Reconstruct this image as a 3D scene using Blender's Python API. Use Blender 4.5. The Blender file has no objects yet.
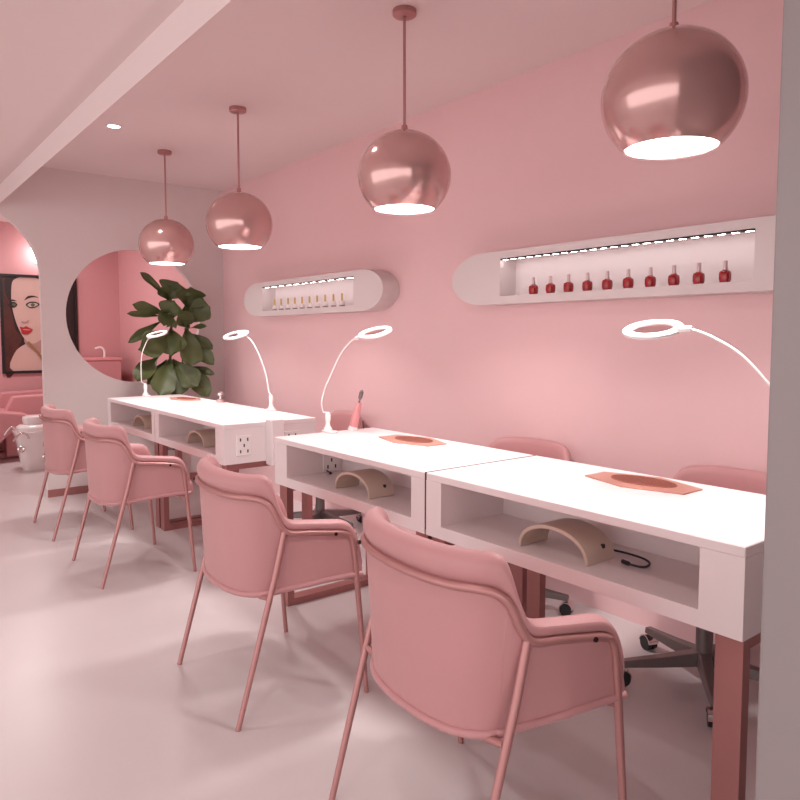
import bpy, bmesh, math, random
from mathutils import Vector, Matrix
random.seed(7)
PI = math.pi
scene = bpy.context.scene
COL = scene.collection

# ------------------------------------------------------------------ materials
def mat(name, col, rough=0.5, metal=0.0, bump=0.0, bscale=200.0, var=0.0, vscale=6.0,
        emit=None, estr=0.0, trans=0.0, coat=0.0, sheen=0.0, spec=0.5):
    m = bpy.data.materials.new(name); m.use_nodes = True
    nt = m.node_tree; b = nt.nodes['Principled BSDF']
    b.inputs['Base Color'].default_value = (*col, 1)
    b.inputs['Roughness'].default_value = rough
    b.inputs['Metallic'].default_value = metal
    b.inputs['Specular IOR Level'].default_value = spec
    b.inputs['Transmission Weight'].default_value = trans
    b.inputs['Coat Weight'].default_value = coat
    b.inputs['Sheen Weight'].default_value = sheen
    if emit:
        b.inputs['Emission Color'].default_value = (*emit, 1)
        b.inputs['Emission Strength'].default_value = estr
    tc = nt.nodes.new('ShaderNodeTexCoord')
    if var:
        n = nt.nodes.new('ShaderNodeTexNoise'); n.inputs['Scale'].default_value = vscale
        n.inputs['Detail'].default_value = 4
        r = nt.nodes.new('ShaderNodeMix'); r.data_type = 'RGBA'
        r.inputs[6].default_value = (*[c * (1 - var) for c in col], 1)
        r.inputs[7].default_value = (*[min(1, c * (1 + var)) for c in col], 1)
        nt.links.new(tc.outputs['Object'], n.inputs['Vector'])
        nt.links.new(n.outputs['Fac'], r.inputs[0])
        nt.links.new(r.outputs[2], b.inputs['Base Color'])
    if bump:
        n2 = nt.nodes.new('ShaderNodeTexNoise'); n2.inputs['Scale'].default_value = bscale
        bp = nt.nodes.new('ShaderNodeBump'); bp.inputs['Strength'].default_value = bump
        bp.inputs['Distance'].default_value = 0.002
        nt.links.new(tc.outputs['Object'], n2.inputs['Vector'])
        nt.links.new(n2.outputs['Fac'], bp.inputs['Height'])
        nt.links.new(bp.outputs['Normal'], b.inputs['Normal'])
    return m

M = {
 'pink_wall': mat('pink_wall_paint', (.77, .515, .525), .55, bump=.05, bscale=300, var=.015),
 'shaded_pink_wall': mat('shaded_pink_wall_paint', (.64, .32, .33), .55, bump=.05, bscale=300),  # same pink paint, darkened to stand for less light behind the arch
 'pale_wall': mat('pale_wall_paint', (.66, .57, .56), .6, bump=.05, bscale=300, var=.015),
 'pillar': mat('pillar_paint', (.27, .235, .235), .6, var=.015),
 'ceiling': mat('ceiling_paint', (.74, .62, .61), .7, var=.01),
 'floor': mat('polished_floor', (.58, .52, .52), .32, var=.05, vscale=2.0, spec=.4),
 'leather': mat('pink_leather', (.49, .238, .242), .5, bump=.12, bscale=420, var=.03, sheen=.15),
 'rose': mat('rose_gold_metal', (.46, .225, .215), .40, metal=.45),
 'rose_dark': mat('rose_brown_metal', (.40, .175, .165), .38, metal=.6),
 'copper': mat('copper_globe_metal', (.60, .365, .345), .15, metal=.55, coat=.25),
 'screw': mat('dark_screw', (.03, .008, .008), .4, metal=.5),
 'white': mat('white_laminate', (.80, .715, .715), .36, var=.01),
 'white_gloss': mat('white_gloss_plastic', (.85, .79, .78), .25, coat=.3),
 'box_white': mat('white_shelf_paint', (.66, .58, .575), .5),
 'slot': mat('dark_slot', (.04, .025, .025), .6),
 'beige': mat('beige_plastic', (.58, .465, .385), .45, var=.03),
 'black': mat('black_rubber', (.012, .010, .012), .45),
 'plate': mat('copper_plate', (.55, .28, .22), .38, metal=.35),
 'grille': mat('dark_copper_mesh', (.36, .135, .10), .5, metal=.3),
 'grey_metal': mat('grey_metal', (.20, .165, .16), .4, metal=.6),
 'chrome': mat('chrome', (.75, .68, .67), .15, metal=1.0),
 'globe_in': mat('globe_inner_white', (.85, .8, .78), .6),
 'glow': mat('pendant_diffuser_glow', (1, .95, .93), .5, emit=(1, .94, .92), estr=9),
 'ring_glow': mat('ring_lamp_glow', (1, .96, .95), .5, emit=(1, .95, .94), estr=1.6),
 'down_glow': mat('downlight_glow', (1, .96, .95), .5, emit=(1, .92, .90), estr=8),
 'led_glow': mat('led_segment_glow', (1, .97, .96), .5, emit=(1, .93, .92), estr=24),
 'globe_glow': mat('wall_globe_glow', (1, .96, .95), .5, emit=(1, .92, .90), estr=6),
 'lens': mat('clear_lens', (.93, .86, .86), .05, trans=.9),
 'red': mat('red_polish', (.30, .004, .008), .18, coat=.2),
 'cap_pink': mat('silver_pink_cap', (.62, .46, .46), .3, metal=.5),
 'clear_pol': mat('pale_bottle_glass', (.80, .72, .71), .12, coat=.4),
 'gold': mat('gold_cap', (.58, .38, .13), .35, metal=.55),
 'label': mat('grey_bottle_base', (.26, .22, .22), .4),
 'leaf': mat('fig_leaf', (.068, .084, .026), .5, var=.45, vscale=9, bump=.15, bscale=60),
 'bark': mat('fig_bark', (.10, .06, .04), .8, var=.3, vscale=30),
 'pot': mat('pale_pot', (.6, .5, .49), .5),
 'soil': mat('soil', (.035, .022, .016), .95, bump=.6, bscale=60),
 'frame_black': mat('black_frame', (.012, .008, .008), .4),
 'skin': mat('print_skin', (.60, .40, .35), .5, var=.06, vscale=5),
 'skin_sh': mat('print_skin_shadow', (.42, .24, .21), .5),
 'hair': mat('print_hair', (.085, .018, .012), .5, var=.7, vscale=7),
 'hair_dark': mat('print_hair_dark', (.022, .006, .007), .5),
 'lips': mat('print_lips', (.42, .022, .025), .4),
 'eye_w': mat('print_eye_white', (.46, .40, .36), .5),
 'iris': mat('print_iris', (.10, .09, .05), .5),
 'jewel': mat('print_jewel', (.32, .17, .08), .4),
 'pink_dark': mat('pink_vinyl', (.58, .26, .27), .45, var=.02),
 'basin': mat('basin_white', (.80, .72, .71), .2, coat=.5),
 'pen_pink': mat('pink_handpiece', (.72, .30, .31), .35),
}

def lens_material():      # faintly tinted thin glass
    nt = M['lens'].node_tree; n = nt.nodes
    tr = n.new('ShaderNodeBsdfTransparent'); tr.inputs[0].default_value = (.90, .84, .84, 1)
    nt.links.new(tr.outputs[0], n['Material Output'].inputs['Surface'])
lens_material()
# ------------------------------------------------------------------ mesh builder
def catmull(pts, n=6, closed=False):
    out = []
    P = [Vector(p) for p in pts]; L = len(P)
    rng = L if closed else L - 1
    for i in range(rng):
        p0 = P[(i - 1) % L] if (closed or i > 0) else P[0] * 2 - P[1]
        p1, p2 = P[i], P[(i + 1) % L]
        p3 = P[(i + 2) % L] if (closed or i + 2 < L) else P[-1] * 2 - P[-2]
        for k in range(n):
            t = k / n
            out.append(0.5 * ((2 * p1) + (-p0 + p2) * t + (2 * p0 - 5 * p1 + 4 * p2 - p3) * t * t + (-p0 + 3 * p1 - 3 * p2 + p3) * t ** 3))
    if not closed: out.append(P[-1].copy())
    return out

class MB:
    def __init__(s): s.bm = bmesh.new(); s.mi = 0
    def _set(s, fs):
        for f in fs: f.material_index = s.mi
    def box(s, x0, x1, y0, y1, z0, z1, bev=0.0, seg=2):
        vs = [s.bm.verts.new(p) for p in ((x0,y0,z0),(x1,y0,z0),(x1,y1,z0),(x0,y1,z0),(x0,y0,z1),(x1,y0,z1),(x1,y1,z1),(x0,y1,z1))]
        fs = [s.bm.faces.new([vs[i] for i in q]) for q in ((0,3,2,1),(4,5,6,7),(0,1,5,4),(1,2,6,5),(2,3,7,6),(3,0,4,7))]
        s._set(fs)
        if bev:
            es = list({e for f in fs for e in f.edges})
            r = bmesh.ops.bevel(s.bm, geom=es, offset=bev, segments=seg, affect='EDGES', profile=.5)
            s._set(r['faces'])
        return s
    def loft(s, rings, closed=True, cap=True):
        R = [[s.bm.verts.new(p) for p in r] for r in rings]
        n = len(R[0])
        for a, b in zip(R, R[1:]):
            for i in range(n if closed else n - 1):
                j = (i + 1) % n
                s._set([s.bm.faces.new((a[i], a[j], b[j], b[i]))])
        if cap and closed:
            s._set([s.bm.faces.new(list(reversed(R[0]))), s.bm.faces.new(R[-1])])
        return s
    def tube(s, pts, r, n=10, cap=True, closed=False):
        P = [Vector(p) for p in pts]; L = len(P)
        rad = r if isinstance(r, (list, tuple)) else [r] * L
        T = []
        for i in range(L):
            a = P[(i - 1) % L] if closed or i > 0 else P[0]
            b = P[(i + 1) % L] if closed or i < L - 1 else P[-1]
            T.append((b - a).normalized())
        up = Vector((0, 0, 1)) if abs(T[0].z) < .9 else Vector((1, 0, 0))
        N = (up - T[0] * up.dot(T[0])).normalized(); rings = []
        for i in range(L):
            N = (N - T[i] * N.dot(T[i])).normalized(); B = T[i].cross(N)
            rings.append([P[i] + (N * math.cos(2*PI*k/n) + B * math.sin(2*PI*k/n)) * rad[i] for k in range(n)])
        if closed: rings.append(rings[0])
        return s.loft(rings, cap=cap and not closed)
    def lathe(s, prof, c=(0,0,0), n=32, axis=None):
        # prof: list of (r, z)
        cx, cy, cz = c; cols = []
        for r, z in prof:
            if r < 1e-5: cols.append([s.bm.verts.new((cx, cy, cz + z))])
            else: cols.append([s.bm.verts.new((cx + r*math.cos(2*PI*k/n), cy + r*math.sin(2*PI*k/n), cz + z)) for k in range(n)])
        for a, b in zip(cols, cols[1:]):
            for k in range(n):
                j = (k + 1) % n
                if len(a) == 1 and len(b) == 1: continue
                if len(a) == 1: f = (a[0], b[j], b[k])
                elif len(b) == 1: f = (a[k], a[j], b[0])
                else: f = (a[k], a[j], b[j], b[k])
                s._set([s.bm.faces.new(f)])
        return s
    def prism(s, poly, d):
        # poly: list of 3D points (planar), d: extrusion vector
        d = Vector(d)
        a = [s.bm.verts.new(Vector(p)) for p in poly]; b = [s.bm.verts.new(Vector(p) + d) for p in poly]
        fs = [s.bm.faces.new(a), s.bm.faces.new(list(reversed(b)))]
        n = len(a)
        for i in range(n): fs.append(s.bm.faces.new((a[i], b[i], b[(i+1) % n], a[(i+1) % n])))
        s._set(fs); return s
    def xform(s, m): bmesh.ops.transform(s.bm, matrix=m, verts=s.bm.verts); return s
    def build(s, name, mats, parent=None, smooth=40, sub=0, bevel=0):
        bmesh.ops.recalc_face_normals(s.bm, faces=s.bm.faces)
        me = bpy.data.meshes.new(name); s.bm.to_mesh(me); s.bm.free()
        for m in (mats if isinstance(mats, (list, tuple)) else [mats]): me.materials.append(m)
        if smooth:
            for p in me.polygons: p.use_smooth = True
            me.set_sharp_from_angle(angle=math.radians(smooth))
        o = bpy.data.objects.new(name, me); COL.objects.link(o)
        if parent: o.parent = parent
        if bevel:
            b = o.modifiers.new('bevel', 'BEVEL'); b.width = bevel; b.segments = 2; b.limit_method = 'ANGLE'; b.angle_limit = math.radians(40)
        if sub:
            d = o.modifiers.new('subdivision', 'SUBSURF'); d.levels = d.render_levels = sub
        return o

def tag(o, label, cat, group=None, kind=None):
    o['label'] = label; o['category'] = cat
    if group: o['group'] = group
    if kind: o['kind'] = kind
    return o
def thing(name, label, cat, loc=(0,0,0), rz=0, group=None):
    o = bpy.data.objects.new(name, None); COL.objects.link(o)
    o.location = loc; o.rotation_euler = (0,0,rz); o.empty_display_size = .1
    return tag(o, label, cat, group)
def copy_tree(o, parent=None):
    c = o.copy(); COL.objects.link(c)
    if parent: c.parent = parent
    for ch in list(o.children): copy_tree(ch, c)
    return c
def struct(o): o['kind'] = 'structure'; return o

# ------------------------------------------------------------------ camera
F, CX, CY, H = 704.0, 400.0, 385.0, 1.19
th = math.atan2(553, 705.6); pitch = math.atan2(48, F)
fw = Vector((-math.cos(th)*math.cos(pitch), math.sin(th)*math.cos(pitch), -math.sin(pitch)))
rt = Vector((math.sin(th), math.cos(th), 0)); up = rt.cross(fw)
cam = bpy.data.cameras.new('camera'); co = bpy.data.objects.new('camera', cam); COL.objects.link(co)
co.matrix_world = Matrix((( rt.x, up.x, -fw.x, 0), (rt.y, up.y, -fw.y, 0), (rt.z, up.z, -fw.z, H), (0,0,0,1)))
cam.sensor_width = 36; cam.lens = 36 * F / 800; cam.shift_y = -15 / 800; cam.clip_start = .02
scene.camera = co

# ------------------------------------------------------------------ room
WY, XW, ZC, XF = 2.54, -5.68, 2.418, -8.6
TW = .05    # thickness of the wall with the arch
DX = 4.0   # room extent towards the shop front
struct(MB().box(XF-.1, DX, -3.5, WY+.1, -.1, 0).build('floor', M['floor'], smooth=0))
m = MB(); m.box(XF-.1, DX, 1.15, WY+.1, ZC, ZC+.1); m.box(XW-TW, DX, -3.5, .86, 2.222, 2.518); m.box(XF-.1, XW-TW, -3.5, 1.15, ZC, ZC+.1)
struct(m.build('ceiling', M['ceiling'], smooth=0))
struct(MB().prism([(XW,.86,2.102),(XW,1.15,ZC),(XW,1.15,ZC+.1),(XW,.86,ZC+.1)], (DX-XW,0,0)).build('trim_1', M['ceiling'], smooth=0))
struct(MB().box(XW-TW, DX, WY, WY+.1, 0, ZC).build('wall_back', M['pink_wall'], smooth=0))
struct(MB().box(XF-.1, XW-TW, WY, WY+.1, 0, ZC).build('wall_side', M['shaded_pink_wall'], smooth=0))
struct(MB().box(XF-.1, XF, -3.5, WY, 0, ZC).build('wall_far', M['shaded_pink_wall'], smooth=0))
struct(MB().box(-.45, -.22, 1.0, WY, 0, ZC).build('wall_right', M['pillar'], smooth=0, bevel=.004))

def left_wall():
    bm = bmesh.new()
    ya, r, zs = .626, .5, 1.625
    outer = [(-3.5,0),(ya-r,0)] + [(ya - r*math.cos(PI*k/28), zs + r*math.sin(PI*k/28)) for k in range(29)] + [(ya+r,0),(WY,0),(WY,ZC),(-3.5,ZC)]
    hole = [(1.81 + .52*math.cos(2*PI*k/72), 1.353 + .52*math.sin(2*PI*k/72)) for k in range(72)]
    es = []
    for loop in (outer, hole):
        vs = [bm.verts.new((XW, y, z)) for y, z in loop]
        es += [bm.edges.new((vs[i], vs[(i+1) % len(vs)])) for i in range(len(vs))]
    bmesh.ops.triangle_fill(bm, edges=es, use_beauty=True)
    r_ = bmesh.ops.extrude_face_region(bm, geom=bm.faces[:])
    bmesh.ops.translate(bm, vec=(-TW,0,0), verts=[v for v in r_['geom'] if isinstance(v, bmesh.types.BMVert)])
    mb = MB(); mb.bm.free(); mb.bm = bm
    return struct(mb.build('wall_left', M['pale_wall'], smooth=30))
left_wall()
struct(MB().box(XW, XW+.012, 1.126, WY, 0, .055).build('baseboard_left', M['rose_dark'], smooth=0))

# ------------------------------------------------------------------ desks
def desk(name, x0, x1, label, ml, mr, outlet_right=False, cover=False, outlet_in=False, seam=False):
    t = thing(name, label, 'desk', ((x0+x1)/2, 1.465, 0), group='manicure desks along the pink wall')
    ox, oy = (x0+x1)/2, 1.465
    a, b = x0-ox+.004, x1-ox-.004; D = .537; CD = .285
    MB().box(a, b, 0, D, .726, .75, .002, 1).build('tabletop', M['white'], t, smooth=0)
    m = MB()
    m.box(a, b, 0, D, .545, .585)                                   # bottom board
    m.box(a, a+ml, 0, CD, .585, .726); m.box(b-mr, b, 0, CD, .585, .726)
    m.box(a, b, CD, D, .585, .726)                                  # closed half on the technician's side
    m.build('cabinet', M['white'], t, smooth=0)
    for sx in (a+.003, b-.003-.07):                                 # rectangular hoops of flat bar
        f = MB()
        sw = .062; sx += .004
        f.box(sx, sx+sw, .02, .052, 0, .5455); f.box(sx, sx+sw, D-.052, D-.02, 0, .5455)
        f.box(sx, sx+sw, .052, D-.052, 0, .03); f.box(sx, sx+sw, .052, D-.052, .515, .5455)
        f.build('leg_frame', M['rose_dark'], t, smooth=0)
    if seam: MB().box(b+.0005, b+.0075, .001, D-.001, .56, .7503).build('seam_shade', M['slot'], t, smooth=0)  # dark strip added for the shade in the gap between desks
    def outlet(xc, yc, zc, flip=1):
        o = MB().box(xc-.004, xc+.004, yc-.043, yc+.043, zc-.052, zc+.052, .002, 1).build('outlet', M['white_gloss'], t, smooth=0)
        for dy, dz in ((-.02,.03),(.02,.03),(0,0),(-.02,-.03),(.02,-.03)):
            MB().box(xc+.003, xc+.0052, yc+dy-.0035, yc+dy+.0035, zc+dz-.008, zc+dz+.008).build('socket_slot', M['slot'], o, smooth=0)
    if outlet_right:
        outlet(b+.001, 1.574-oy, .637); outlet(b+.001, 1.853-oy, .637)
    if outlet_in: outlet(a+ml+.001, 1.690-oy, .640)
    if cover:
        MB().box(b, b+.075, .232, .302, .525, .766, .004, 1).build('cable_cover', M['white'], t, smooth=0)
    return t
desk('manicure_desk', -5.305, -4.312, 'white manicure desk farthest left, beside the fig plant', .07, .05)
desk('manicure_desk', -4.312, -3.300, 'white manicure desk with power outlets on its visible end, second from the left', .07, .10, outlet_right=True, cover=True)
desk('manicure_desk', -2.770, -1.735, 'white manicure desk whose open shelf holds an outlet, third from the left', .107, .07, outlet_in=True, seam=True)
desk('manicure_desk', -1.735, -.690, 'nearest white manicure desk, with a black cable on its open shelf', .073, .10)

# dust collector plates
def plate(cx, label):
    t = thing('dust_collector_plate', label, 'nail dust collector', (cx, 1.88, .75), group='copper dust collector plates on the desks')
    hexa = [(-.168,-.062,0),(0,-.112,0),(.168,-.062,0),(.168,.04,0),(0,.098,0),(-.168,.04,0)]
    MB().prism(hexa, (0,0,.004)).build('plate', M['plate'], t, smooth=0, bevel=.001)
    g = MB(); rx, ry = .105, .058
    n = 40
    ring = [(rx*math.cos(2*PI*k/n), ry*math.sin(2*PI*k/n), .005) for k in range(n)]
    g.tube(ring, .002, 6, closed=True)
    k = -rx + .012
    while k < rx - .005:
        h = ry*math.sqrt(max(0, 1-(k/rx)**2)); g.box(k-.0016, k+.0016, -h, h, .004, .0062); k += .0115
    k = -ry + .010
    while k < ry - .004:
        h = rx*math.sqrt(max(0, 1-(k/ry)**2)); g.box(-h, h, k-.0016, k+.0016, .004, .0058); k += .0115
    g.build('mesh_grille', M['grille'], t, smooth=30)
plate(-1.205, 'copper hexagonal dust plate with oval mesh on the nearest desk')
plate(-2.305, 'copper hexagonal dust plate on the desk above the beige lamp and outlet')
plate(-4.86, 'copper hexagonal dust plate on the farthest desk, near the plant')

# UV nail lamps (open arches)
def uv_lamp(xc, label, y0=1.512, w=.245, h=.082, d=.12, rz=0.0):
    t = thing('nail_curing_lamp', label, 'nail lamp', (xc, y0, .5855), rz, group='beige nail curing lamps on the desk shelves')
    n = 24; R, Rt = [], .011
    ang = [PI*k/n for k in range(n+1)]
    o = [(-w/2*math.cos(a), h*math.sin(a)**.85) for a in ang]
    i = [(-(w/2-Rt)*math.cos(a), (h-Rt)*math.sin(a)**.85) for a in ang]
    loop = o + list(reversed(i))
    MB().loft([[(x, y, z) for x, z in loop] for y in (0, d)]).build('housing', M['beige'], t, smooth=50, bevel=.0015)
    a = PI*.87
    px, pz = -w/2*math.cos(a), h*math.sin(a)**.85
    MB().box(px-.006, px+.004, d*.62, d*.62+.012, pz-.006, pz+.006, .002, 1).build('port', M['black'], t, smooth=0)
uv_lamp(-1.25, 'beige arched nail curing lamp on the nearest desk shelf, beside a coiled black cable')
uv_lamp(-2.235, 'beige arched nail curing lamp beside the outlet inside the third desk', d=.115)
uv_lamp(-3.79, 'beige arched nail curing lamp on the shelf of the desk with end outlets')
uv_lamp(-4.76, 'beige arched nail curing lamp on the shelf of the farthest desk')
def cable(pts, label, r=.0032):
    P = catmull(pts, 8)
    rr = [r]*len(P)
    for k in range(5): rr[-1-k] = r*1.9
    tag(MB().tube(P, rr, 8).build('charging_cable', M['black']), label, 'cable')
z = .5918
cable([(-1.165,1.672,z),(-1.116,1.677,z),(-1.065,1.671,z),(-1.031,1.648,z),(-1.022,1.612,z),(-1.045,1.600,z),(-1.086,1.607,z)], 'black charging cable looped on the nearest desk shelf')
cable([(-3.645,1.60,z),(-3.62,1.598,z),(-3.598,1.60,z)], 'short black cable end on the shelf of the desk with end outlets')
cable([(-2.655,1.665,z+.002),(-2.63,1.66,z),(-2.60,1.65,z)], 'black plug end lying below the outlet in the third desk')

# ------------------------------------------------------------------ armchairs
def make_chair(label):
    t = thing('tub_armchair', label, 'armchair', (0,0,0), group='pink tub armchairs facing the desks')
    # half plan curve (x, y), pad top, tube height
    half = [(0,-.187,.762,.694),(.10,-.181,.763,.695),(.17,-.165,.764,.697),(.214,-.141,.765,.698),(.239,-.115,.763,.690),
            (.252,-.093,.742,.664),(.2595,-.072,.672,.614),(.265,-.045,.624,.586),(.271,.02,.611,.577),(.277,.09,.603,.567),(.281,.145,.594,.556),
            (.284,.178,.572,.525),(.286,.200,.520,.470),(.287,.210,.455,.425)]
    full = [(-x,y,a,b) for x,y,a,b in reversed(half[1:])] + half
    xy = catmull([(x,y,0) for x,y,_,_ in full], 5)
    zz = catmull([(0,a,b) for _,_,a,b in full], 5)
    N = len(xy)
    nor = []
    for i in range(N):
        d = (xy[min(N-1,i+1)] - xy[max(0,i-1)]).normalized(); nor.append(Vector((d.y, -d.x, 0)))
    pos = [i / (N-1) for i in range(N)]
    # upholstered pad: back rest, arms and the fat roll along the top
    rings = []
    for i in range(N):
        zt, zl = zz[i].y, zz[i].z; h = max(zt - zl, .02); p = xy[i]; n = nor[i]
        e = min(1.0, min(i, N-1-i)/6.0)                        # thins out to a rounded end at the arm fronts
        k = .45 + .55*math.sqrt(max(0,1-(1-e)**2))
        pr = [(.002,zl+.004),(.011,zl+h*.22),(.013,zl+h*.5),(.010,zl+h*.78),(.000,zt-.006),(-.016,zt+.001),(-.032,zt-.006),(-.044,zt-.024),(-.049,zt-.05),(-.050,zt-.10),(-.052,.44),(-.044,.405),(-.016,.405),(-.012,zl-.02)]
        ring = []
        for q, zq in pr:
            q2 = -.022 + (q+.022)*k
            if i in (0, N-1): q2 = -.022 + (q+.022)*.3
            zq = max(min(zq, zt+.002), .402 if q < 0 else zl)
            ring.append(p + n*q2 + Vector((0,0,zq)))
        rings.append(ring)
    MB().loft(rings).build('backrest', M['leather'], t, smooth=60, sub=1)
    # thin outer shell below the tube
    rings = []
    for i in range(N):
        zl = zz[i].z; p = xy[i]; n = nor[i]
        zb = .372 + .035*(min(1, max(0,(p.y+.19)/.25)))
        rr = []
        for q, f in ((.006,0),(.008,.15),(.007,.5),(.006,1.0),(-.012,1.0),(-.012,.5),(-.012,0)):
            s = 1 - .10*(1-f)*(1 if p.y < -.05 else max(0, 1-(p.y+.05)/.1))
            zq = zb + (zl + .006 - zb)*f
            rr.append(Vector((p.x*(s if p.y<.05 else 1), p.y + (0.012*(1-f) if p.y<-.1 else 0), 0)) + n*q + Vector((0,0,max(zq, zb))))
        rings.append(rr)
    MB().loft(rings).build('shell', M['leather'], t, smooth=60)
    # bottom piping
    pp = []
    for i in range(N):
        p = xy[i]; n = nor[i]; zb = .374 + .035*(min(1, max(0,(p.y+.19)/.25)))
        s = 1 - .10*(1 if p.y < -.05 else max(0, 1-(p.y+.05)/.1))
        pp.append(Vector((p.x*s, p.y + (.012 if p.y<-.1 else 0), zb)) + n*.007)
    MB().tube(pp, .0095, 8).build('piping', M['leather'], t, smooth=60)
    # seat cushion
    base = [(xy[i].x - nor[i].x*.05, xy[i].y - nor[i].y*.05) for i in range(0, N, 3)]
    base = [(x*.985, y) for x, y in base] + [(.235,.243),(.12,.256),(-.12,.256),(-.235,.243)]
    cx, cy = 0, .03
    rings = []
    for z_, sc in ((.386,.90),(.383,.97),(.392,1.0),(.43,1.012),(.452,.985),(.463,.90),(.466,.5)):
        rings.append([(cx+(x-cx)*sc, cy+(y-cy)*sc, z_) for x, y in base])
    MB().loft(rings).build('seat', M['leather'], t, smooth=50)
    # rail tube running round the shell and over the arms
    rail = [xy[i] + nor[i]*.010 + Vector((0,0,zz[i].z-.004)) for i in range(N) if xy[i].y <= .150]
    fr = [Vector((.289,.163,.546)),Vector((.291,.173,.528)),Vector((.2915,.178,.505)),Vector((.292,.181,.475))]
    fl = [Vector((-p.x,p.y,p.z)) for p in reversed(fr)]
    MB().tube(fl + rail + fr, .0098, 10).build('frame_rail', M['rose'], t, smooth=60)
    for s in (-1, 1):
        MB().tube([(s*.292,.181,.476),(s*.2925,.186,.43),(s*.298,.222,0)], [.0098,.0100,.0085], 10).build('leg', M['rose'], t, smooth=60)
        MB().tube([(s*.272,-.062,.588),(s*.272,-.09,.47),(s*.268,-.222,0)], [.0098,.0100,.0085], 10).build('leg', M['rose'], t, smooth=60)
    for y, x, zz_ in ((-.115,.266,.386),(.186,.288,.392)):
        MB().tube([(-x,y,zz_),(-x*.8,y,zz_-.012),(x*.8,y,zz_-.012),(x,y,zz_)], .0085, 8).build('stretcher', M['rose'], t, smooth=60)
    def scr(x, y, z_, n):
        n = Vector(n).normalized(); p = Vector((x,y,z_))
        MB().tube([p, p+n*.006], .0058, 10).build('screw', M['screw'], t, smooth=30)
    for s in (-1, 1):
        scr(s*.2945, .108, .558, (s,-.2,.1))
    scr(-.187, -.1795, .6925, (-.1,-1,0))
    return t
chair = make_chair('pink tub armchair nearest the camera, at the right')
chair.location = (-1.182, 1.125, 0); chair.rotation_euler = (0,0,-.085)
for x, y, r, lab in ((-2.18, 1.115, -.04, 'pink tub armchair in front of the third desk, second nearest'),
                     (-3.706, 1.123, 0, 'pink tub armchair in front of the desk with end outlets'),
                     (-4.695, 1.12, 0, 'pink tub armchair farthest left, beside the white pedicure basin')):
    c = copy_tree(chair); c.location = (x, y, 0); c.rotation_euler = (0,0,r); c['label'] = lab

# ------------------------------------------------------------------ technician stools
def make_stool(label):
    t = thing('swivel_stool', label, 'swivel chair', group='pink swivel chairs behind the desks')
    rings = []
    n = 28
    for z_, s in ((.43,.86),(.425,.95),(.44,1.0),(.475,1.0),(.495,.94),(.50,.6)):
        rings.append([(.22*s*math.copysign(abs(math.cos(2*PI*k/n))**.7, math.cos(2*PI*k/n)), .20*s*math.copysign(abs(math.sin(2*PI*k/n))**.7, math.sin(2*PI*k/n)), z_) for k in range(n)])
    MB().loft(rings).build('seat', M['leather'], t, smooth=50)
    # curved back
    rings = []
    K = 18
    for i in range(K+1):
        u = -1 + 2*i/K; a = u*1.0
        x = .245*math.sin(a)/math.sin(1.0); y = .23 - .10*(1-math.cos(a))/(1-math.cos(1.0))
        zt = .722 - .035*abs(u)**3.2; zb = .50
        e = 1 - .75*max(0, abs(u)-.86)/.14
        zt -= .05*max(0, abs(u)-.8)/.2
        dn = Vector((math.sin(a)*.6, math.cos(a), 0)).normalized()
        pr = [(-.02,zb),(.02,zb),(.026,(zb+zt)/2),(.022,zt-.02),(.008,zt),(-.012,zt),(-.026,zt-.02),(-.026,(zb+zt)/2)]
        rings.append([Vector((x,y,0)) + dn*q*e + Vector((0,0,zq)) for q, zq in pr])
    MB().loft(rings).build('backrest', M['leather'], t, smooth=60, sub=1)
    MB().tube([(0,.05,.425),(0,.15,.43),(0,.235,.50),(0,.24,.56)], .014, 8).build('back_support', M['grey_metal'], t, smooth=60)
    MB().tube([(0,0,.09),(0,0,.26),(0,0,.262),(0,0,.428)], [.028,.028,.020,.020], 16).build('column', M['grey_metal'], t, smooth=50)
    for k in range(5):
        a = 2*PI*k/5 + .35
        R = Matrix.Rotation(a, 4, 'Z')
        MB().loft([[(x0,-w,z0),(x0,w,z0),(x0,w*.8,z1),(x0,-w*.8,z1)] for x0,w,z0,z1 in ((.015,.026,.070,.118),(.15,.021,.066,.100),(.29,.015,.064,.086))]).xform(R).build('base_arm', M['grey_metal'], t, smooth=0, bevel=.003)
        c = MB()
        c.tube([(.275,0,.064),(.275,0,.052)], .006, 8)
        c.xform(R); cc = c.build('caster', M['chrome'], t, smooth=40)
        for s in (-1, 1):
            MB().tube([(.283,s*.006,.026),(.283,s*.020,.026)], .026, 16).xform(R).build('wheel', M['black'], cc, smooth=40)
        MB().loft([[(.283+.030*math.cos(q),sy,.030+.030*math.sin(q)) for q in [PI*j/10 for j in range(11)]] + [(.283+.027*math.cos(q),sy,.030+.027*math.sin(q)) for q in [PI*j/10 for j in range(10,-1,-1)]] for sy in (-.022,.022)]).xform(R).build('hood', M['chrome'], cc, smooth=40)
    return t
st = make_stool('pink swivel chair behind the nearest desk, at the pillar')
st.location = (-1.205, 2.27, 0)
for x, y, rz, lab in ((-2.14, 2.27, .05, 'pink swivel chair back showing behind the gap line between the two near desks'),
                      (-3.70, 2.27, -.2, 'pink swivel chair behind the desk with end outlets')):
    c = copy_tree(st); c.location = (x, y, 0); c.rotation_euler = (0,0,rz); c['label'] = lab
st.rotation_euler = (0,0,-.05)

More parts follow.
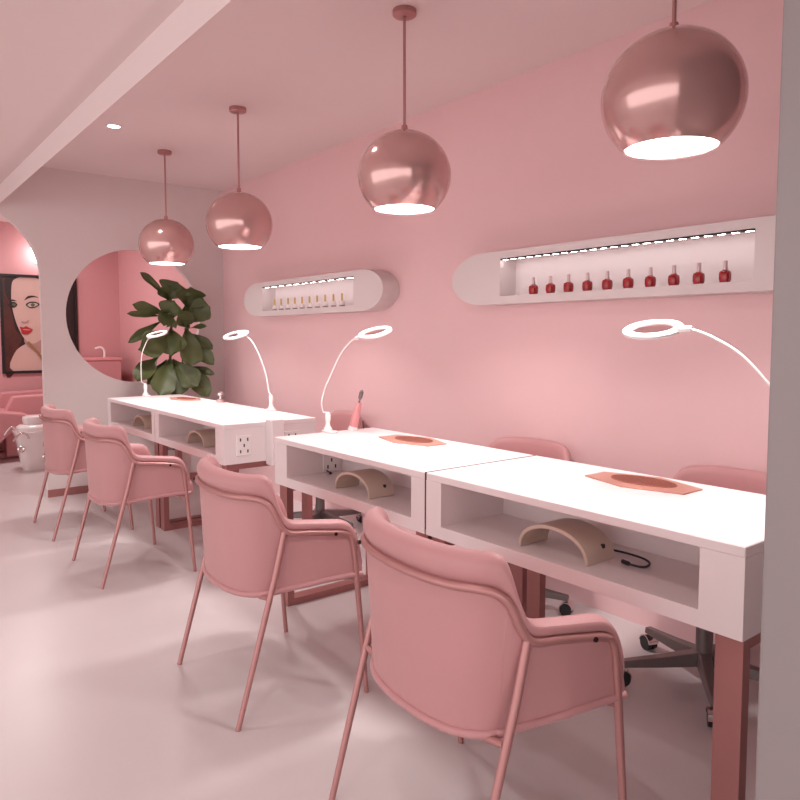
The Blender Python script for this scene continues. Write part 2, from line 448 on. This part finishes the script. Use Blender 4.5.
# ------------------------------------------------------------------ pendants
def make_pendant(label):
    t = thing('pendant_lamp', label, 'pendant lamp', group='copper globe pendants over the desks')
    R, zc = .178, 1.805
    MB().lathe([(0,ZC),(.045,ZC),(.045,ZC-.018),(.040,ZC-.022),(0,ZC-.022)], n=28).build('canopy', M['rose'], t, smooth=40)
    MB().tube([(0,0,ZC-.02),(0,0,zc+R*.95)], .0055, 10).build('rod', M['rose'], t, smooth=60)
    a0 = math.asin(.655); prof = []
    for k in range(33):
        a = (PI - a0)*k/32
        prof.append((R*math.sin(a), zc + R*.95*math.cos(a)))
    inn = [((R-.004)*math.sin((PI-a0)*k/32), zc + (R-.004)*.95*math.cos((PI-a0)*k/32)) for k in range(32,-1,-1)]
    prof[0] = (0, prof[0][1]); inn[-1] = (0, inn[-1][1])
    m_ = MB(); m_.lathe(prof + inn, n=64)
    sh = m_.build('shade', [M['copper'], M['globe_in']], t, smooth=50)
    for p in sh.data.polygons:
        c = p.center; r = math.sqrt(c.x**2 + c.y**2 + ((c.z-zc)/.95)**2)
        if r < R - .0025: p.material_index = 1
    MB().tube([(0,0,zc+R*.93),(0,0,zc+R*1.06)], [.014,.011], 14).build('collar', M['rose'], t, smooth=40)
    zb = zc - R*.95*math.cos(a0) + .006
    MB().lathe([(0,zb),(R*.655-.003,zb),(R*.655+.001,zb+.006),(0,zb+.006)], n=48).build('diffuser', M['glow'], t, smooth=30)
    return t
pl = make_pendant('copper globe pendant lamp farthest left, in front of the round opening')
pl.location = (-4.70, 1.705, 0)
pend_x = [-4.70, -3.59, -2.148, -1.035]
for x, lab in ((-3.59, 'copper globe pendant lamp second from the left'),
               (-2.148, 'copper globe pendant lamp third from the left, between the two wall shelves'),
               (-1.035, 'nearest and largest copper globe pendant lamp, above the red polish shelf')):
    c = copy_tree(pl); c.location = (x, 1.705, 0); c['label'] = lab

# ------------------------------------------------------------------ wall shelves
def stadium(x0, x1, z0, z1, n=16):
    r = (z1-z0)/2; zc = (z0+z1)/2
    a = r*1.75
    return [(x1-a+a*math.sin(PI*k/n), zc - r*math.cos(PI*k/n)) for k in range(n+1)] + [(x0+a-a*math.sin(PI*k/n), zc + r*math.cos(PI*k/n)) for k in range(n+1)]
def wall_shelf(x0, x1, ox0, ox1, label, segs=24):
    t = thing('wall_shelf', label, 'wall shelf', ((x0+x1)/2, WY, 1.466), group='white rounded polish shelves on the pink wall')
    cx, cz = (x0+x1)/2, 1.466
    z0, z1, oz0, oz1, d = 1.344, 1.590, 1.381, 1.556, .120
    bm = bmesh.new()
    def fill(y):
        es = []
        for loop in (stadium(x0,x1,z0,z1), [(ox0,oz0),(ox1,oz0),(ox1,oz1),(ox0,oz1)]):
            vs = [bm.verts.new((x-cx, y, zz-cz)) for x, zz in loop]
            es += [bm.edges.new((vs[i], vs[(i+1) % len(vs)])) for i in range(len(vs))]
        bmesh.ops.triangle_fill(bm, edges=es, use_beauty=True)
    fill(-d)
    r_ = bmesh.ops.extrude_face_region(bm, geom=bm.faces[:])
    bmesh.ops.translate(bm, vec=(0,d-.002,0), verts=[v for v in r_['geom'] if isinstance(v, bmesh.types.BMVert)])
    mb = MB(); mb.bm.free(); mb.bm = bm
    mb.build('casing', M['box_white'], t, smooth=30)
    MB().box(ox0-cx-.002, ox1-cx+.002, -.010, -.0015, oz0-cz-.002, oz1-cz+.002).build('back_panel', M['white'], t, smooth=0)
    s = MB().box(ox0-cx, ox1-cx, -d+.003, -d+.022, oz1-cz-.007, oz1-cz-.0005).build('light_strip', M['black'], t, smooth=0)
    n = segs; w = (ox1-ox0)/n
    for k in range(n):
        xa = ox0-cx + w*k + w*.25
        MB().box(xa, xa+w*.5, -d+.0085, -d+.0165, oz1-cz-.0078, oz1-cz-.005).build('light_segment', M['led_glow'], s, smooth=0)
    return t
wall_shelf(-5.035, -3.245, -4.735, -3.545, 'white rounded wall shelf holding clear gold-capped bottles, above the far desks', 11)
wall_shelf(-2.660, -.845, -2.330, -1.150, 'white rounded wall shelf holding red nail polish, running behind the pillar')

def superell(w, n=16, e=.45):
    return [(w*math.copysign(abs(math.cos(2*PI*k/n))**e, math.cos(2*PI*k/n)), w*math.copysign(abs(math.sin(2*PI*k/n))**e, math.sin(2*PI*k/n))) for k in range(n)]
ORD = ['leftmost', 'second from the left', 'third from the left', 'fourth from the left', 'fifth from the left',
       'fifth from the right', 'fourth from the right', 'third from the right', 'second from the right', 'rightmost']
def red_bottle():
    t = thing('nail_polish_bottle', '', 'nail polish', group='red polish bottles on the near wall shelf')
    MB().loft([[(x*s, y*s, z_) for x, y in superell(.0175)] for z_, s in ((0,.80),(.002,.88),(.012,1.0),(.030,1.0),(.038,.90),(.042,.55),(.0445,.42))]).build('bottle', M['red'], t, smooth=50)
    MB().lathe([(0,.044),(.0078,.044),(.0078,.052),(.0070,.074),(.0062,.076),(0,.076)], n=14).build('cap', M['cap_pink'], t, smooth=40)
    return t
def gold_bottle():
    t = thing('nail_oil_bottle', '', 'nail polish', group='clear gold-capped bottles on the far wall shelf')
    MB().loft([[(x*s, y*s, z_) for x, y in superell(.0150)] for z_, s in ((.0085,1.0),(.028,1.0),(.033,.8),(.035,.45),(.037,.42))]).build('bottle', M['clear_pol'], t, smooth=50)
    MB().loft([[(x*s, y*s, z_) for x, y in superell(.0150)] for z_, s in ((0,.98),(.001,1.0),(.0085,1.0))]).build('base', M['label'], t, smooth=50)
    MB().lathe([(0,.036),(.0066,.036),(.0062,.078),(.005,.081),(0,.081)], n=14).build('cap', M['gold'], t, smooth=40)
    return t
for make, x0, x1, lab in ((red_bottle, -2.166, -1.275, 'red nail polish bottle on the near wall shelf, %s of ten'),
                          (gold_bottle, -4.638, -3.746, 'clear bottle with gold cap on the far wall shelf, %s of ten')):
    b = make()
    for i in range(10):
        c = b if i == 0 else copy_tree(b)
        c.location = ((x0 + (x1-x0)*i/9)*2.439/2.47, 2.439, 1.3812); c['label'] = lab % ORD[i]

# ------------------------------------------------------------------ magnifier ring lamps
def ring_lamp(label, base, neck, head, rad, n_tilt, roll, clamp):
    t = thing('ring_magnifier_lamp', label, 'desk lamp', base, group='white ring magnifier lamps clamped to the desks')
    B = Vector(base)
    x, y, zz_ = 0, 0, 0
    # clamp gripping the edge of the top
    if clamp == 'left':   bx = (-.022,.05,-.022,.022)
    elif clamp == 'right': bx = (-.05,.022,-.022,.022)
    else:                 bx = (-.022,.022,-.05,.022)
    MB().box(bx[0], bx[1], bx[2], bx[3], .0005, .010, .002, 1).build('clamp', M['white_gloss'], t, smooth=0)
    MB().lathe([(0,.008),(.021,.008),(.020,.016),(.012,.03),(.0105,.045),(.0135,.06),(.0135,.082),(.008,.095),(0,.096)], n=18).build('stem', M['white_gloss'], t, smooth=50)
    P = catmull([Vector(p)-B for p in neck], 8)
    MB().tube([Vector((0,0,.09))] + P, {'left': .0034, 'right': .0036}.get(clamp, .0042), 8).build('gooseneck', M['white_gloss'], t, smooth=60)
    # head
    Hc = Vector(head) - B
    tocam = (Vector((0,0,H)) - Vector(head)).normalized()
    upv = (Vector((0,0,1)) - tocam*tocam.z).normalized(); right = upv.cross(tocam)*1.0
    right = -right if right.dot(rt) < 0 else right
    e1 = right*math.cos(roll) + upv*math.sin(roll); e2 = upv*math.cos(roll) - right*math.sin(roll)
    nrm = e2*math.cos(n_tilt) + tocam*math.sin(n_tilt)
    e3 = nrm.cross(e1).normalized()
    Rm = Matrix(((e1.x,e3.x,nrm.x,Hc.x),(e1.y,e3.y,nrm.y,Hc.y),(e1.z,e3.z,nrm.z,Hc.z),(0,0,0,1)))
    ri = rad*.68
    MB().lathe([(ri,-.005),(rad-.004,-.008),(rad,-.005),(rad,.002),(rad-.004,.004),(ri+.001,.004),(ri,.002),(ri,-.005)], n=48).xform(Rm).build('ring_housing', M['white_gloss'], t, smooth=40)
    MB().lathe([(ri+.003,.0035),(rad-.004,.0035),(rad-.005,.0055),(ri+.004,.0055),(ri+.003,.0035)], n=48).xform(Rm).build('ring_light', M['ring_glow'], t, smooth=40)
    MB().lathe([(0,.0015),(ri*.6,.001),(ri-.0005,-.001),(ri-.0005,-.003),(ri*.6,-.003),(0,-.0035)], n=40).xform(Rm).build('lens', M['lens'], t, smooth=60)
    end = Vector(neck[-1]) - B; d = (Hc - end).normalized()
    MB().tube([end - d*.012, end + d*.03], [.008,.011], 10).build('joint', M['white_gloss'], t, smooth=50)
    return t
_C = Vector((0,0,H))
def ray(x, y): return fw + rt*(x-CX)/F - up*(y-CY)/F
def ony(x, y, Y): d = ray(x,y); return _C + d*(Y/d.y)
def onx(x, y, X): d = ray(x,y); return _C + d*(X/d.x)
ring_lamp('white ring magnifier lamp farthest left, in front of the fig plant', (-5.29,1.735,.75),
          [onx(141.5,382,-5.29),onx(141,368,-5.285),onx(142,354,-5.28),onx(146,343,-5.27),onx(149,338,-5.26)], onx(157,334,-5.25), .078, .2, .25, 'left')
ring_lamp('white ring magnifier lamp with arched neck, clamped behind the desk with end outlets', (-3.785,1.985,.75),
          [ony(269,392,1.985),ony(266,375,1.975),ony(260,357,1.95),ony(253,343,1.92),ony(247,336.5,1.90),ony(243,334,1.88)], ony(236,334.8,1.85), .080, .22, .24, 'back')
ring_lamp('white ring magnifier lamp clamped to the left end of the third desk', (-2.755,1.735,.75),
          [onx(323,412,-2.755),onx(321.5,402,-2.755),onx(325,388,-2.74),onx(331,374,-2.72),onx(340,355,-2.68),onx(350,342,-2.63),onx(358,337.5,-2.58)], onx(375,332.3,-2.50), .077, .24, .22, 'left')
ring_lamp('large white ring magnifier lamp nearest the pillar, arching over the nearest desk', (-.712,1.75,.75),
          [(-.712,1.75,.95),ony(790,408,1.75),ony(768,383,1.75),ony(752,365,1.75),ony(735,350,1.75),ony(712,337,1.75),ony(697,331,1.75),ony(688,329,1.75)], ony(653,329,1.75), .081, .27, .09, 'right')

# nail drill handpiece on the third desk's far corner, small pump pot on the second desk
pt = thing('nail_drill_handpiece', 'pink nail drill handpiece with dark tip leaning on the third desk corner', 'nail drill', (-2.745,1.868,.75))
a, b_ = Vector((0,0,.006)), onx(359,403,-2.72) - Vector((-2.745,1.868,.75))
d = (b_ - a)
MB().tube([a, a+d*.15, a+d*.6, b_], [.017,.021,.018,.013], 14).build('handle', M['pen_pink'], pt, smooth=50)
MB().tube([b_, b_+d*.12, b_+d*.2, b_+d*.42, b_+d*.5], [.005,.004,.010,.010,.004], 10).build('bit', M['grey_metal'], pt, smooth=40)
MB().lathe([(0,0),(.026,0),(.026,.006),(.018,.022),(.0,.022)], n=18).build('holder', M['white_gloss'], pt, smooth=40)
pp_ = thing('pump_bottle', 'small round-topped pump bottle at the back edge of a far desk', 'bottle', (-4.47,1.965,.75))
MB().lathe([(0,0),(.026,0),(.028,.004),(.026,.016),(.010,.024),(0,.024)], n=20).build('body', M['cap_pink'], pp_, smooth=40)
MB().lathe([(0,.022),(.007,.022),(.007,.045),(.019,.050),(.021,.062),(.015,.074),(0,.078)], n=20).build('pump_head', M['chrome'], pp_, smooth=40)

# ------------------------------------------------------------------ fig plant
def fig():
    PX, PY = -5.50, 2.02
    t = thing('fiddle_leaf_fig', 'green fiddle leaf fig plant standing beside the farthest desk', 'potted plant', (PX, PY, 0))
    O = Vector((PX,PY,0))
    MB().lathe([(0,0),(.105,0),(.11,.01),(.135,.30),(.135,.31),(.122,.31),(.118,.27),(0,.27)], n=36).build('pot', M['pot'], t, smooth=40)
    MB().lathe([(0,.272),(.06,.278),(.1195,.272),(.1195,.262),(0,.262)], n=24).build('soil', M['soil'], t, smooth=40)
    def cp(x, y, X): return onx(110 + x*.1875, 250 + y*.1875, X) - O
    trunk = [Vector((0,0,.265)), cp(335,760,-5.50), cp(322,600,-5.50), cp(325,450,-5.50), cp(330,330,-5.50), cp(320,250,-5.49)]
    MB().tube(catmull(trunk,6), .011, 8).build('trunk', M['bark'], t, smooth=60)
    MB().tube(catmull([Vector((.03,.03,.265)), cp(365,760,-5.47), cp(385,600,-5.47), cp(410,470,-5.46), cp(420,360,-5.46)],6), .007, 8).build('stem', M['bark'], t, smooth=60)
    # base, tip (crop coordinates), half width in the same units, depth of base and tip, fold
    L = [((300,258),(160,112),20,-5.50,-5.46),((312,262),(360,165),74,-5.50,-5.44),((318,270),(290,178),46,-5.52,-5.47),((400,300),(430,190),66,-5.50,-5.40),
         ((405,345),(535,298),58,-5.48,-5.36),((408,330),(500,255),44,-5.50,-5.42),
         ((300,345),(118,278),25,-5.50,-5.38),((275,356),(90,330),16,-5.50,-5.36),((275,380),(95,486),22,-5.50,-5.36),
         ((300,372),(345,262),56,-5.47,-5.35),((305,400),(335,345),50,-5.48,-5.36),
         ((345,455),(148,520),60,-5.49,-5.30),((330,430),(330,560),70,-5.47,-5.34),
         ((425,395),(528,342),24,-5.49,-5.36),((430,418),(516,404),14,-5.49,-5.36),((425,445),(545,528),28,-5.48,-5.34),
         ((420,470),(552,606),34,-5.47,-5.33),((412,415),(362,325),42,-5.46,-5.34),((395,420),(430,612),62,-5.46,-5.30),
         ((262,572),(145,695),44,-5.50,-5.36),((296,585),(195,708),28,-5.50,-5.38),((318,580),(262,770),58,-5.47,-5.33),
         ((322,590),(372,772),60,-5.48,-5.36),((335,585),(468,722),52,-5.46,-5.32),((425,622),(556,660),20,-5.48,-5.34),
         ((385,605),(524,776),50,-5.47,-5.33),((400,600),(500,728),26,-5.49,-5.36),((310,300),(285,400),40,-5.46,-5.36),((395,300),(400,400),40,-5.47,-5.38)]
    m = MB(); pet = MB()
    rng = random.Random(3)
    for (b0, t0, hw, X0, X1) in L:
        a, b = cp(*b0, X0), cp(*t0, X1)
        ax = b - a; ln = ax.length; ax.normalize()
        view = Vector((1,-.25,.25)).normalized()
        side = ax.cross(view).normalized(); nrm = side.cross(ax).normalized()
        if nrm.dot(view) < 0: nrm = -nrm
        W = hw*.1875*6.0/F*1.02
        tw = rng.uniform(-.5,.5); side2 = (side*math.cos(tw) + nrm*math.sin(tw)); nr2 = side2.cross(ax).normalized()
        if nr2.dot(view) < 0: nr2 = -nr2
        W /= max(.75, math.cos(tw)); nu, nv = 12, 6
        ph = rng.uniform(0,6)
        top, bot = [], []
        for i in range(nu+1):
            u = i/nu
            w = W*(.06 + .94*math.sin(PI*min(1,u*.97+.01)**1.9)**.75 if u < .985 else .10)
            w *= 1 + .10*math.sin(ph + u*14)*u
            ctr = a + ax*ln*u + Vector((0,0,-1))*ln*.04*u*u + nr2*ln*.05*math.sin(PI*u)
            for j in range(nv+1):
                v = -1 + 2*j/nv
                off = side2*w*v + nr2*(W*.28*abs(v)**1.3 + W*.11*math.sin(ph+u*9+v*1.5)*abs(v))
                p = ctr + off
                if O.x + p.x < XW+.004 and not ((O.y+p.y-1.81)**2 + (p.z-1.353)**2 < .47**2): p.x = XW+.004-O.x
                top.append(m.bm.verts.new(p + nr2*.0009)); bot.append(m.bm.verts.new(p - nr2*.0009))
        g = lambda A,i,j: A[i*(nv+1)+j]
        for i in range(nu):
            for j in range(nv):
                m.bm.faces.new((g(top,i,j),g(top,i+1,j),g(top,i+1,j+1),g(top,i,j+1)))
                m.bm.faces.new((g(bot,i,j),g(bot,i,j+1),g(bot,i+1,j+1),g(bot,i+1,j)))
        for i in range(nu):
            for j in (0, nv):
                m.bm.faces.new((g(top,i,j),g(top,i+1,j),g(bot,i+1,j),g(bot,i,j)))
    m.build('foliage', M['leaf'], t, smooth=60)
fig()

# ------------------------------------------------------------------ room behind the arch
def picture():
    Y0, Y1, Z0, Z1 = 1.300, 2.070, .795, 1.865
    X = XF + .002
    t = thing('framed_portrait', 'black framed portrait print of a woman with red lips, on the far pink wall', 'picture', (X, Y0, Z0), group=None)
    w, h = Y1-Y0, Z1-Z0; f = .028
    m = MB()
    m.box(0,.03,0,f,0,h); m.box(0,.03,w-f,w,0,h); m.box(0,.03,f,w-f,0,f); m.box(0,.03,f,w-f,h-f,h)
    m.build('picture_frame', M['frame_black'], t, smooth=0)
    # print is drawn in the photo's crop units mapped on to the sheet (800 units = 120 px)
    sy = w/(76/.15); z_of = lambda py: h - (py-245)*h/((374-277)/.15)
    y_of = lambda px: (px-22)*sy*1.03
    p = MB(); lay = [0.004]
    def poly(pts, mi, sm=True):
        P = [(y_of(a), z_of(b)) for a, b in pts]
        P = [(min(max(y,f*.9),w-f*.9), min(max(z_,f*.9),h-f*.9)) for y, z_ in P]
        if sm:
            P = [(v.x, v.y) for v in catmull([(y,z_,0) for y,z_ in P], 4, closed=True)]
        lay[0] += .0009; p.mi = mi
        p.prism([(lay[0], y, z_) for y, z_ in P], (.0005,0,0))
    names = ['hair_dark','hair','skin','skin_sh','lips','eye_w','iris','jewel']
    poly([(0,235),(540,235),(540,900),(0,900)], 0, False)
    poly([(22,330),(50,400),(90,480),(110,600),(150,660),(110,760),(100,900),(20,900)], 1)
    poly([(300,260),(400,330),(440,500),(430,700),(400,880),(330,880),(340,600),(330,400)], 1)
    poly([(40,255),(70,270),(60,330),(90,400),(70,440),(38,330)], 1)
    poly([(100,760),(170,700),(250,690),(330,700),(380,800),(400,900),(90,900)], 2)        # shoulder
    poly([(180,640),(300,640),(320,720),(250,760),(170,700)], 3)                           # neck
    poly([(95,300),(150,262),(240,258),(345,310),(362,400),(350,520),(315,620),(240,690),(190,688),(150,640),(118,560),(98,470),(92,380)], 2)
    poly([(345,330),(364,400),(350,520),(318,620),(282,660),(318,560),(335,450)], 3)
    poly([(60,270),(130,255),(100,300),(92,400),(96,440),(60,380)], 0)                     # hair over the brow
    poly([(172,412),(195,385),(232,380),(262,392),(232,390),(200,398)], 0)                 # brow
    poly([(84,420),(100,408),(126,420),(110,418)], 0)
    poly([(180,440),(205,422),(240,420),(268,436),(240,458),(205,462)], 0)                 # eye
    poly([(190,442),(208,430),(238,428),(258,438),(236,452),(206,455)], 5)
    poly([(210,440),(224,429),(238,440),(224,453)], 6)
    poly([(88,432),(108,424),(128,442),(108,462),(90,456)], 0)
    poly([(94,440),(108,432),(120,442),(108,454)], 6)
    poly([(150,548),(172,552),(196,540),(190,556),(168,562),(152,558)], 3)                 # nose
    poly([(138,586),(160,590),(176,582),(196,592),(218,604),(200,626),(176,636),(150,630),(144,606)], 4)
    poly([(154,603),(176,600),(206,606),(178,609)], 3)
    for k in range(14):
        a = k/13; cx_, cy_ = 190+ 90*math.sin(a*1.6), 690 + 160*a
        poly([(cx_-9,cy_),(cx_,cy_-9),(cx_+9,cy_),(cx_,cy_+9)], 7)
    p.build('portrait_print', [M[n] for n in names], t, smooth=0)
picture()

wl = thing('wall_globe_lamp', 'round glowing white wall lamp seen at the arch edge', 'wall lamp', (XF, 1.69, 2.09))
MB().lathe([(0,0),(.05,0),(.05,.03),(.03,.035),(0,.035)], n=24).xform(Matrix.Rotation(PI/2,4,'Y')).build('bracket', M['chrome'], wl, smooth=40)
MB().lathe([(.115*math.sin(PI*k/16), .13 - .115*math.cos(PI*k/16)) for k in range(17)], n=32).xform(Matrix.Rotation(PI/2,4,'Y')).build('globe', M['globe_glow'], wl, smooth=60)

def pedi_chair():
    t = thing('pedicure_chair', 'angular pink pedicure armchair in the room behind the arch', 'pedicure chair', (0,0,0))
    sec = [(.60,.0),(1.70,.0),(1.70,.60),(1.27,.585),(1.20,.45),(.60,.50)]
    MB().prism([(-7.70,y,z_) for y,z_ in [(1.17,.02),(1.78,.02),(1.78,.625),(1.25,.612),(1.17,.46)]], (-.12,0,0)).build('side_panel', M['pink_dark'], t, smooth=0, bevel=.018)
    MB().prism([(-8.35,y,z_) for y,z_ in [(1.17,.02),(1.78,.02),(1.78,.625),(1.25,.612),(1.17,.46)]], (-.12,0,0)).build('side_panel', M['pink_dark'], t, smooth=0, bevel=.018)
    MB().box(-8.34,-7.83,1.05,1.64,.06,.44,.03).build('seat', M['pink_dark'], t, smooth=40)
    MB().prism([(-8.34,y,z_) for y,z_ in [(1.60,.40),(1.77,.40),(1.86,.72),(1.76,.74)]], (.51,0,0)).build('backrest', M['pink_dark'], t, smooth=0, bevel=.025)
    MB().prism([(-7.45,y,z_) for y,z_ in [(.55,.0),(1.02,.0),(1.09,.20),(1.34,.425),(1.33,.455),(1.02,.50),(.55,.56)]], (-.62,0,0)).build('leg_rest', M['pink_dark'], t, smooth=0, bevel=.016)
    MB().box(-8.40,-7.78,1.10,1.76,0,.06).build('plinth', M['rose_dark'], t, smooth=0)
pedi_chair()

def basin():
    bx, by = -7.02, 1.300
    t = thing('pedicure_basin', 'white pedicure foot basin with chrome taps, beyond the arch', 'foot basin', (bx, by, 0))
    def oct_(w, z_, e=.6): return [(x, y, z_) for x, y in superell(w, 24, e)]
    MB().loft([oct_(.105,0),oct_(.11,.02),oct_(.165,.325),oct_(.172,.335),oct_(.172,.350),oct_(.160,.352),oct_(.150,.34),oct_(.10,.20)]).build('bowl', M['basin'], t, smooth=40)
    MB().loft([oct_(.140,.345,.8),oct_(.150,.37,.8),oct_(.146,.39,.8),oct_(.12,.405,.8),oct_(.09,.41,.9),oct_(.10,.45,.9),oct_(.095,.475,.9),oct_(.06,.487,.9)]).build('footrest', M['basin'], t, smooth=50)
    for s, z0 in ((-1,.34),(1,.26)):
        MB().tube(catmull([(.17,s*.06-.02,z0-.04),(.19,s*.07-.03,z0),(.20,s*.10-.05,z0+.01),(.205,s*.14-.07,z0-.05)],6), .009, 8).build('tap', M['chrome'], t, smooth=60)
    MB().tube(catmull([(.05,-.165,.36),(.05,-.185,.40),(.05,-.215,.38),(.05,-.25,.33)],6), .009, 8).build('tap', M['chrome'], t, smooth=60)
    for dy, z_ in ((-.135,.205),(.06,.12)):
        MB().lathe([(0,0),(.026,0),(.030,.008),(.022,.016),(.016,.014),(0,.012)], n=20).xform(Matrix.Translation((.135,dy,z_)) @ Matrix.Rotation(PI/2-.15,4,'Y')).build('jet', M['chrome'], t, smooth=40)
basin()

cb = thing('pink_vanity_cabinet', 'pink cabinet with a curved tap, seen through the round opening', 'cabinet', (-8.30, 2.16, 0))
MB().box(-.25,.25,-.22,.22,0,.935,.004,1).build('body', M['pink_dark'], cb, smooth=0)
MB().box(-.26,.26,-.235,.235,.935,.962,.004,1).build('countertop', M['pen_pink'], cb, smooth=0)
MB().tube(catmull([(.05,.10,.96),(.05,.10,1.04),(.05,.06,1.075),(.05,.0,1.06)],6), .012, 10).build('tap', M['white_gloss'], cb, smooth=60)

# ------------------------------------------------------------------ downlights and added fill lights
def downlight(x, y, label, zc=ZC):
    t = thing('downlight', label, 'ceiling light', (x, y, zc), group='recessed ceiling downlights')
    MB().lathe([(.034,-.0005),(.045,-.0005),(.045,-.004),(.036,-.006),(.034,-.002),(.034,-.0005)], n=28).build('trim_ring', M['white_gloss'], t, smooth=40)
    MB().lathe([(0,-.0005),(.034,-.0005),(.034,-.003),(0,-.003)], n=28).build('lens', M['down_glow'], t, smooth=30)
downlight(-4.33, 1.275, 'small round recessed ceiling light, upper left above the armchairs')

def area(name, loc, power, size, col=(1,.94,.92), rot=(0,0,0), spread=PI, shape='DISK', sy=None):
    l = bpy.data.lights.new(name, 'AREA'); l.energy = power; l.color = col; l.shape = shape; l.size = size; l.spread = spread
    if sy: l.size_y = sy
    o = bpy.data.objects.new(name, l); COL.objects.link(o); o.location = loc; o.rotation_euler = rot
    return o
def spot(name, loc, power, angle=1.6, blend=.6, col=(1,.94,.92), r=.04):
    l = bpy.data.lights.new(name, 'SPOT'); l.energy = power; l.color = col; l.spot_size = angle; l.spot_blend = blend; l.shadow_soft_size = r
    o = bpy.data.objects.new(name, l); COL.objects.link(o); o.location = loc
    return o
for i, x in enumerate(pend_x):
    area('pendant_light', (x, 1.705, 1.655), 6.8, .20, spread=2.1)
spot('downlight_or_fill', (-4.33, 1.275, ZC-.02), 18)
for (x, y, z_) in ((-2.6, 1.275, ZC), (-.9, .3, 2.222), (-2.6, .0, 2.222), (-4.4, .0, 2.222), (-3.4, -1.4, 2.222), (-1.2,-1.4,2.222)):
    spot('downlight_or_fill', (x, y, z_-.02), 16, 1.9)  # unseen fill spots added to raise the room light, no fittings
area('back_room_fill', (-7.2, 1.2, ZC-.03), 26, .5)  # unseen fill added to light the room behind the arch

# ------------------------------------------------------------------ world & view
w = bpy.data.worlds.new('world'); scene.world = w; w.use_nodes = True
w.node_tree.nodes['Background'].inputs[0].default_value = (1, .93, .92, 1)
w.node_tree.nodes['Background'].inputs[1].default_value = 2.1
scene.view_settings.view_transform = 'Standard'; scene.view_settings.look = 'None'
scene.view_settings.exposure = 0.1; scene.view_settings.gamma = 1; scene.view_settings.use_curve_mapping = False
scene.cycles.max_bounces = 10; scene.cycles.diffuse_bounces = 6
scene.cycles.sample_clamp_indirect = 6
